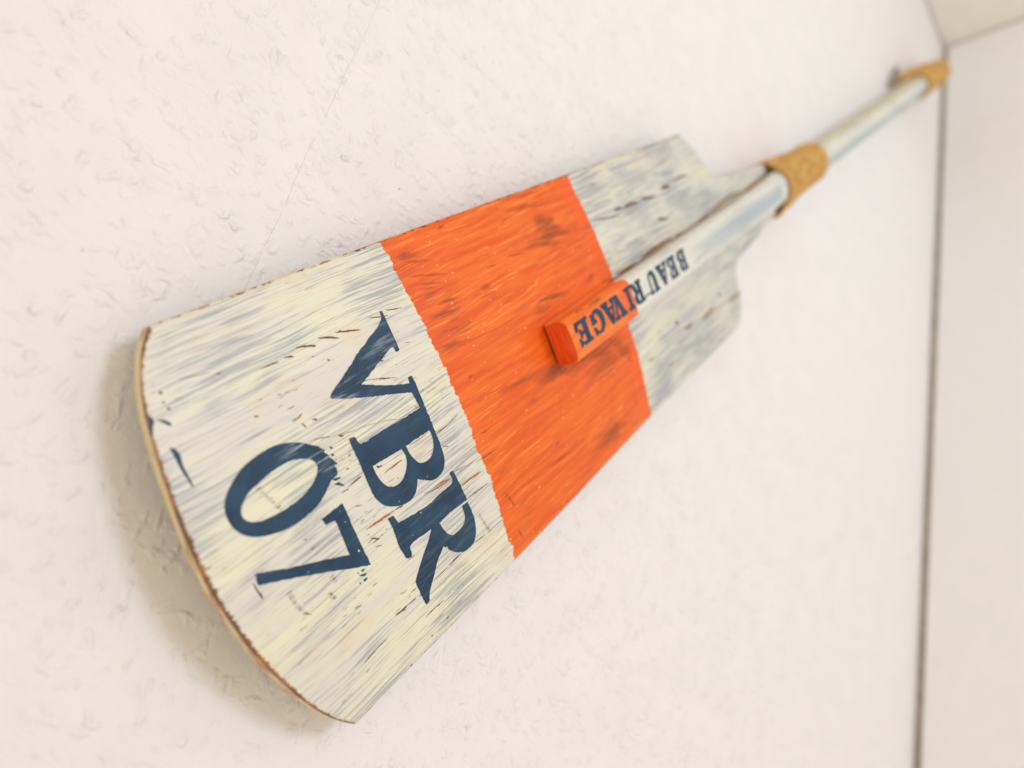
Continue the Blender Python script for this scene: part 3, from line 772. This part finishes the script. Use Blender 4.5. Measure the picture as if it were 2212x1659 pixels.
# stencilled serif capitals, drawn in a unit box: x along the reading direction, y up
STENCIL = {
 'B': ([(0,0),(.70,0),(.90,.08),(1,.25),(.95,.42),(.78,.52),(.90,.62),(.94,.78),(.86,.93),(.66,1),(0,1),(0,.90),(.12,.90),(.12,.10),(0,.10)], [[(.40,.10),(.40,.46),(.58,.46),(.68,.38),(.69,.20),(.60,.10)], [(.40,.55),(.40,.90),(.56,.90),(.64,.82),(.64,.64),(.56,.55)]]),
 'E': ([(0,0),(.95,0),(1,.34),(.88,.34),(.74,.12),(.42,.10),(.42,.46),(.62,.46),(.68,.34),(.76,.34),(.76,.68),(.68,.68),(.62,.56),(.42,.56),(.42,.90),(.72,.88),(.84,.68),(.94,.68),(.92,1),(0,1),(0,.90),(.13,.90),(.13,.10),(0,.10)], []),
 'A': ([(0,0),(.34,0),(.34,.10),(.22,.12),(.28,.30),(.56,.30),(.64,.12),(.52,.10),(.52,0),(1,0),(1,.10),(.92,.12),(.60,1),(.42,1),(.10,.12),(0,.10)], [[(.31,.40),(.43,.72),(.53,.40)]]),
 'U': ([(0,1),(0,.90),(.12,.88),(.12,.30),(.20,.08),(.42,0),(.66,.02),(.84,.16),(.88,.36),(.88,.88),(1,.90),(1,1),(.68,1),(.68,.90),(.79,.88),(.79,.38),(.72,.18),(.56,.11),(.44,.16),(.40,.34),(.40,.88),(.52,.90),(.52,1)], []),
 'R': ([(0,0),(.50,0),(.50,.10),(.40,.12),(.40,.44),(.50,.44),(.70,.04),(.84,0),(1.04,0),(1.06,.10),(.92,.14),(.76,.48),(.92,.60),(.94,.82),(.84,.96),(.66,1),(0,1),(0,.90),(.12,.90),(.12,.10),(0,.10)], [[(.40,.55),(.40,.90),(.56,.90),(.64,.80),(.63,.62),(.55,.55)]]),
 'I': ([(0,0),(1,0),(1,.10),(.72,.12),(.72,.88),(1,.90),(1,1),(0,1),(0,.90),(.28,.88),(.28,.12),(0,.10)], []),
 'V': ([(0,1),(0,.90),(.10,.88),(.42,0),(.60,0),(.90,.88),(1,.90),(1,1),(.64,1),(.64,.90),(.76,.88),(.60,.34),(.40,.88),(.50,.90),(.50,1)], []),
 'G': ([(1,.66),(.92,1),(.86,1),(.80,.93),(.60,1),(.32,.97),(.08,.76),(0,.48),(.08,.20),(.30,.02),(.58,0),(.84,.10),(.98,.10),(.98,.38),(1.04,.44),(1.04,.50),(.62,.50),(.62,.42),(.72,.38),(.72,.18),(.58,.10),(.42,.16),(.32,.40),(.32,.66),(.42,.86),(.58,.92),(.76,.86),(.88,.66)], []),
}
WORDS = [('B', .3742, .3618), ('E', .3572, .3452), ('A', .3430, .3282), ('U', .3256, .3128),
         ('R', .3036, .2905), ('I', .2888, .2812), ('V', .2775, .2628), ('A', .2675, .2510), ('G', .2506, .2362), ('E', .2325, .2178)]
for n_, (ch, ua, ub) in enumerate(WORDS):
    mp = lambda p: [(ua + (ub - ua) * x, -.0088 + (.0062 + .0088) * y) for x, y in p]
    outer, holes = STENCIL[ch]
    film('stencil_letter', rough_outline(grow(mp(outer), .00042), .001, .0001, n_ + 50), [rough_outline(grow(mp(h), -.00022), .001, .00006, n_ + 90) for h in holes],
         on_pole, M_ink, oar, step=.002)

film('ink_mark', rough_outline([(.3030, .0040), (.3150, .0036), (.3150, .0046), (.3030, .0051)], .001, .00006, 5), [], on_pole, M_ink, oar, step=.002)

# bared slivers of wood, cracks and scars in the paint
def blob(u0, v0, u1, v1, wid, seed, rag=.38):
    r = random.Random(seed); a, b = Vector((u0, v0)), Vector((u1, v1)); d = b - a; L = d.length
    t = d.normalized(); nn = Vector((-t.y, t.x)); n = max(5, int(L / .0006))
    bend = r.uniform(-.04, .04) * L
    up, dn = [], []
    h = .5; ph = r.uniform(0, 9)
    for i in range(n + 1):
        f = i / n
        h = .8 * h + .2 * r.uniform(.2, 1.3)
        w = wid * (math.sin(math.pi * min(1, max(0, f * .94 + .03))) ** .6) * h
        c = a + d * f + nn * (bend * math.sin(math.pi * f) + math.sin(f * 5 + ph) * wid * .12)
        up.append(tuple(c + nn * w * r.uniform(1 - rag, 1 + rag)))
        dn.append(tuple(c - nn * w * r.uniform(1 - rag, 1 + rag)))
    return up + dn[::-1]
# short flecks clustered where the brush skipped over open grain
for k, (uc, vc, n, cc) in enumerate(((.060, .012, 16, 'd'), (.046, .022, 12, 'd'), (.052, -.012, 10, 'd'), (.088, -.040, 9, 'd'), (.020, .050, 10, 'g'), (.075, .082, 12, 'g'), (.110, -.020, 9, 'g'), (.036, -.052, 8, 'g'), (.052, .062, 9, 'd'))):
    r = random.Random(40 + k)
    for q in range(n):
        a, b = uc + r.gauss(0, .007), vc + r.gauss(0, .0045); L = r.uniform(.0006, .0024)
        film('paint_fleck', blob(a - L, b, a + L, b + r.uniform(-.0003, .0003), r.uniform(.00009, .00024), 4000 + k * 40 + q), [], on_blade2, CH_D[cc], oar, step=.006)

PX = 1 / 4400.
for k, (u0, v0, u1, v1, w, colr) in enumerate(SLIVERS):
    f = PX * max(.75, (.4 + u0) / .42)
    wid = w * f * (1.9 if colr in 'ot' else 1.6)
    nm = {'d': 'bare_wood_sliver', 'o': 'bare_wood_sliver', 'k': 'crack_and_gap_shade', 'g': 'paint_scar', 't': 'paint_scar'}[colr]
    if abs(v1 - v0) > abs(u1 - u0) and abs(v1 - v0) > .0035:      # a scratch across the grain: broken into short dashes that follow the grain
        r = random.Random(k); n = int(abs(v1 - v0) / .0009)
        for q in range(n):
            f = (q + r.uniform(.2, .8)) / n; uc, vc = u0 + (u1 - u0) * f, v0 + (v1 - v0) * f; hl = r.uniform(.0006, .0016)
            film(nm, blob(uc - hl, vc, uc + hl, vc + r.uniform(-.0002, .0002), r.uniform(.00012, .00026), 600 + k * 20 + q), [], on_blade2, CH[colr], oar, step=.006)
        continue
    film(nm, blob(u0, v0, u1, v1, wid, 300 + k), [], on_blade2, CH[colr], oar, step=.006)
def soft_patch(u0, v0, u1, v1, wid, a, seed):
    """a feathered rub mark: an ellipse fan whose strength falls off outward"""
    a0, b0 = Vector((u0, v0)), Vector((u1, v1)); c = (a0 + b0) / 2; d = (b0 - a0) / 2
    if d.length < .002: d = Vector((.002, 0))
    t = d.normalized(); nn = Vector((-t.y, t.x)); L = d.length * 1.5 + wid * .8
    V, F, S = [], [], []
    rings, seg = 7, 28; r = random.Random(seed); ph = [r.uniform(0, 6.3) for _ in range(3)]
    V.append(on_blade(c.x, c.y)); S.append(a)
    for i in range(1, rings + 1):
        for k in range(seg):
            th = 2 * math.pi * k / seg
            q = i / rings * (1 + .22 * math.sin(2 * th + ph[0]) + .16 * math.sin(5 * th + ph[1]))
            p = c + t * (L * q * math.cos(th)) + nn * (wid * q * math.sin(th))
            V.append(on_blade(p.x, p.y)); S.append(a * (1 - (i / rings) ** 1.6))
    for k in range(seg): F.append((0, 1 + k, 1 + (k + 1) % seg))
    for i in range(rings - 1):
        for k in range(seg):
            o = 1 + i * seg; F.append((o + k, o + seg + k, o + seg + (k + 1) % seg, o + (k + 1) % seg))
    me = mesh('rub_mark', V, F)
    at = me.attributes.new('soft', 'FLOAT', 'POINT'); at.data.foreach_set('value', np.array(S, dtype=np.float32))
    return put('rub_mark', me, [M_smudge], oar)
for k, (u0, v0, u1, v1, w, a) in enumerate(SMUDGES):
    if min(u0, u1) > .132 and max(u0, u1) < .298:
        soft_patch(u0, v0, u1, v1, w * (.8 if w < 12 else 1.5) * PX * max(1, (.4 + u0) / .42), min(1, a * (1.5 if w < 9 else 1.9)), k)
film('crack_and_gap_shade', blob(.2140, -.0136, .2140, .0136, .0011, 77, .3), [], on_blade2, CH['k'], oar, step=.006)   # dark film painting the shade inside the open joint under the pole's end
CH['b'] = plain('glue_line_wood', srgb(172, 120, 60), srgb(120, 78, 40), (60, 500, 300), .8)
for k, (ua, ub, w) in enumerate(((.308, .338, .0008), (.343, .398, .0011), (.402, .470, .0012), (.474, .545, .0011), (.55, .602, .0010))):
    film('glue_line', blob(ua, -.0150, ub, -.0153, w * 1.35, 900 + k, .3), [], on_blade2, CH['b'], oar, step=.006)
# knocked spots on the upper edge of the pole
for k, (u0, u1, vv, w) in enumerate(((.2415, .2575, -.0128, .0013), (.228, .236, -.0132, .0009))):
    def on_edge(u, v): return (u, -v, topw(v) + .0003)
    film('bare_wood_sliver', blob(u0, vv, u1, vv, w * .5, 800 + k, .2), [], on_edge, plain('green_brown_rub', srgb(160, 112, 40), srgb(140, 104, 52), (300, 300, 300)), oar, step=.002)

# ------------------------------------------------------------------ cord wrappings
def wrap_mesh(u0, u1, fa, ftop, fbot, cord, seed, mess=.25, ex=2.0):
    r = random.Random(seed); turns = (u1 - u0) / (cord * .92); seg = 40
    n = int(turns * seg); pts = []
    ph = r.uniform(0, 6)
    def ring(f):
        """outline a cord pulled tight round neck and pole takes: their convex hull"""
        nw, pr = fa(f), ftop(f); P = [(pr * math.cos(a), pr * math.sin(a)) for a in np.linspace(0, 2 * math.pi, 48, endpoint=False)]
        if nw > 0: P += [(nw, .0005), (-nw, .0005), (nw, -.0095), (-nw, -.0095)]
        P = sorted(P); hull = []
        for pts_ in (P, P[::-1]):
            h = []
            for p in pts_:
                while len(h) > 1 and (h[-1][0] - h[-2][0]) * (p[1] - h[-2][1]) - (h[-1][1] - h[-2][1]) * (p[0] - h[-2][0]) <= 0: h.pop()
                h.append(p)
            hull += h[:-1]
        hull = np.array(hull + [hull[0]]); d = np.concatenate([[0], np.cumsum(np.hypot(*np.diff(hull, axis=0).T))]); s_ = np.linspace(0, d[-1], seg + 1)
        k0 = np.stack([np.interp(s_, d, hull[:, 0]), np.interp(s_, d, hull[:, 1])], 1)
        nrm = k0 / np.linalg.norm(k0, axis=1)[:, None]
        return k0 + nrm * (cord * .5)
    for tt in range(int(turns)):
        R_ = ring(tt / turns); lift = r.uniform(0, .0007)
        for q in range(seg):
            u = u0 + (u1 - u0) * (tt + q / seg) / turns + cord * mess * math.sin(q / seg * 6.28 + ph + tt * .35)
            v, w = R_[q] * (1 + lift / .02)
            pts.append((u, -v, w))
    vs, fs = tube(pts, [cord * .5 * (1 + .06 * math.sin(i * 1.7)) for i in range(len(pts))], 8)
    me = mesh('cord_wrap', vs, fs)
    bm = bmesh.new(); bm.from_mesh(me); bmesh.ops.recalc_face_normals(bm, faces=bm.faces); bm.to_mesh(me); bm.free()
    return me
put('cord_wrap', wrap_mesh(.612, .735, lambda f: .0248 - .010 * f, lambda f: .0184, None, .0036, 3, .45), [M_rope], oar,
    label='golden jute cord binding the blade neck to the pole')
put('cord_wrap', wrap_mesh(1.31, 1.50, lambda f: 0, lambda f: .0182, None, .0036, 4, .45), [M_rope], oar,
    label='golden jute cord binding near the top end of the pole')
# hanging loop from the upper wrapping to the hook
def spline(p, m=8):
    out = []
    q = [Vector(p[0])] + [Vector(x) for x in p] + [Vector(p[-1])]
    for i in range(1, len(q) - 2):
        for k in range(m):
            t = k / m
            out.append(.5 * ((2 * q[i]) + (q[i + 1] - q[i - 1]) * t + (2 * q[i - 1] - 5 * q[i] + 4 * q[i + 1] - q[i + 2]) * t * t + (3 * q[i] - q[i - 1] - 3 * q[i + 1] + q[i + 2]) * t ** 3))
    return out + [q[-1]]
lp = [(1.45, .0190, .006), (1.40, .0235, .001), (1.34, .0262, -.006), (1.29, .0265, -.010), (1.272, .0240, -.012), (1.268, .0215, -.009), (1.28, .0225, -.004), (1.33, .0240, .002), (1.39, .0215, .008), (1.45, .0170, .012)]
vs, fs = tube(spline(lp), .0045, 10)
put('hanging_loop', mesh('hanging_loop', vs, fs), [M_rope], oar)

# ------------------------------------------------------------------ hook in the wall that holds the loop
NU, NA = 1.345, .038
hook = put('wall_hook', None, label='small grey metal hook in the wall holding the oar by its cord', cat='hook')
hook.location = room(NU, NA, -DW)
hl = [(NU, NA, -DW - .01), (NU - .003, NA - .0005, -DW + .004), (NU - .03, NA - .006, -.024), (NU - .06, NA - .011, -.018), (NU - .072, NA - .0135, -.013), (NU - .076, NA - .015, -.008)]
vs, fs = tube([p - hook.location for p in spline([tuple(room(*x)) for x in hl])], .0027, 12)
put('hook_wire', mesh('hook_wire', vs, fs), [M_metal], hook)
kn = [(NU - .068, NA - .0125, -.0155), (NU - .072, NA - .0135, -.013), (NU - .077, NA - .0155, -.007), (NU - .079, NA - .016, -.005)]
vs, fs = tube([Vector(room(*x)) - hook.location for x in kn], [.0025, .0042, .0044, .0025], 16)
put('hook_tip', mesh('hook_tip', vs, fs), [M_metal], hook)

# ------------------------------------------------------------------ little stains on the wallpaper
def speck(u, v, r_, seed, mat):
    rr = random.Random(seed); p = room(u, -v, -DW); V = [(p.x, -.0004, p.z)]; n = 12
    for k in range(n):
        th = 2 * math.pi * k / n; q = r_ * rr.uniform(.5, 1.2)
        V.append((p.x + q * .6 * math.cos(th), -.00025, p.z + q * math.sin(th)))
    me = mesh('paint_speck', V, [(0, 1 + k, 1 + (k + 1) % n) for k in range(n)])
    bm = bmesh.new(); bm.from_mesh(me); bmesh.ops.recalc_face_normals(bm, faces=bm.faces); bm.to_mesh(me); bm.free()
    return put('paint_speck', me, [mat], WALL)
WALL = bpy.data.objects['wall']
M_speck = plain('rust_speck', srgb(206, 172, 140), srgb(196, 158, 128), (900, 900, 900), .8)
speck(.1748, -.1192, .0009, 1, M_speck)
speck(-.0003, -.1373, .0008, 2, plain('faint_speck', srgb(222, 204, 190)))
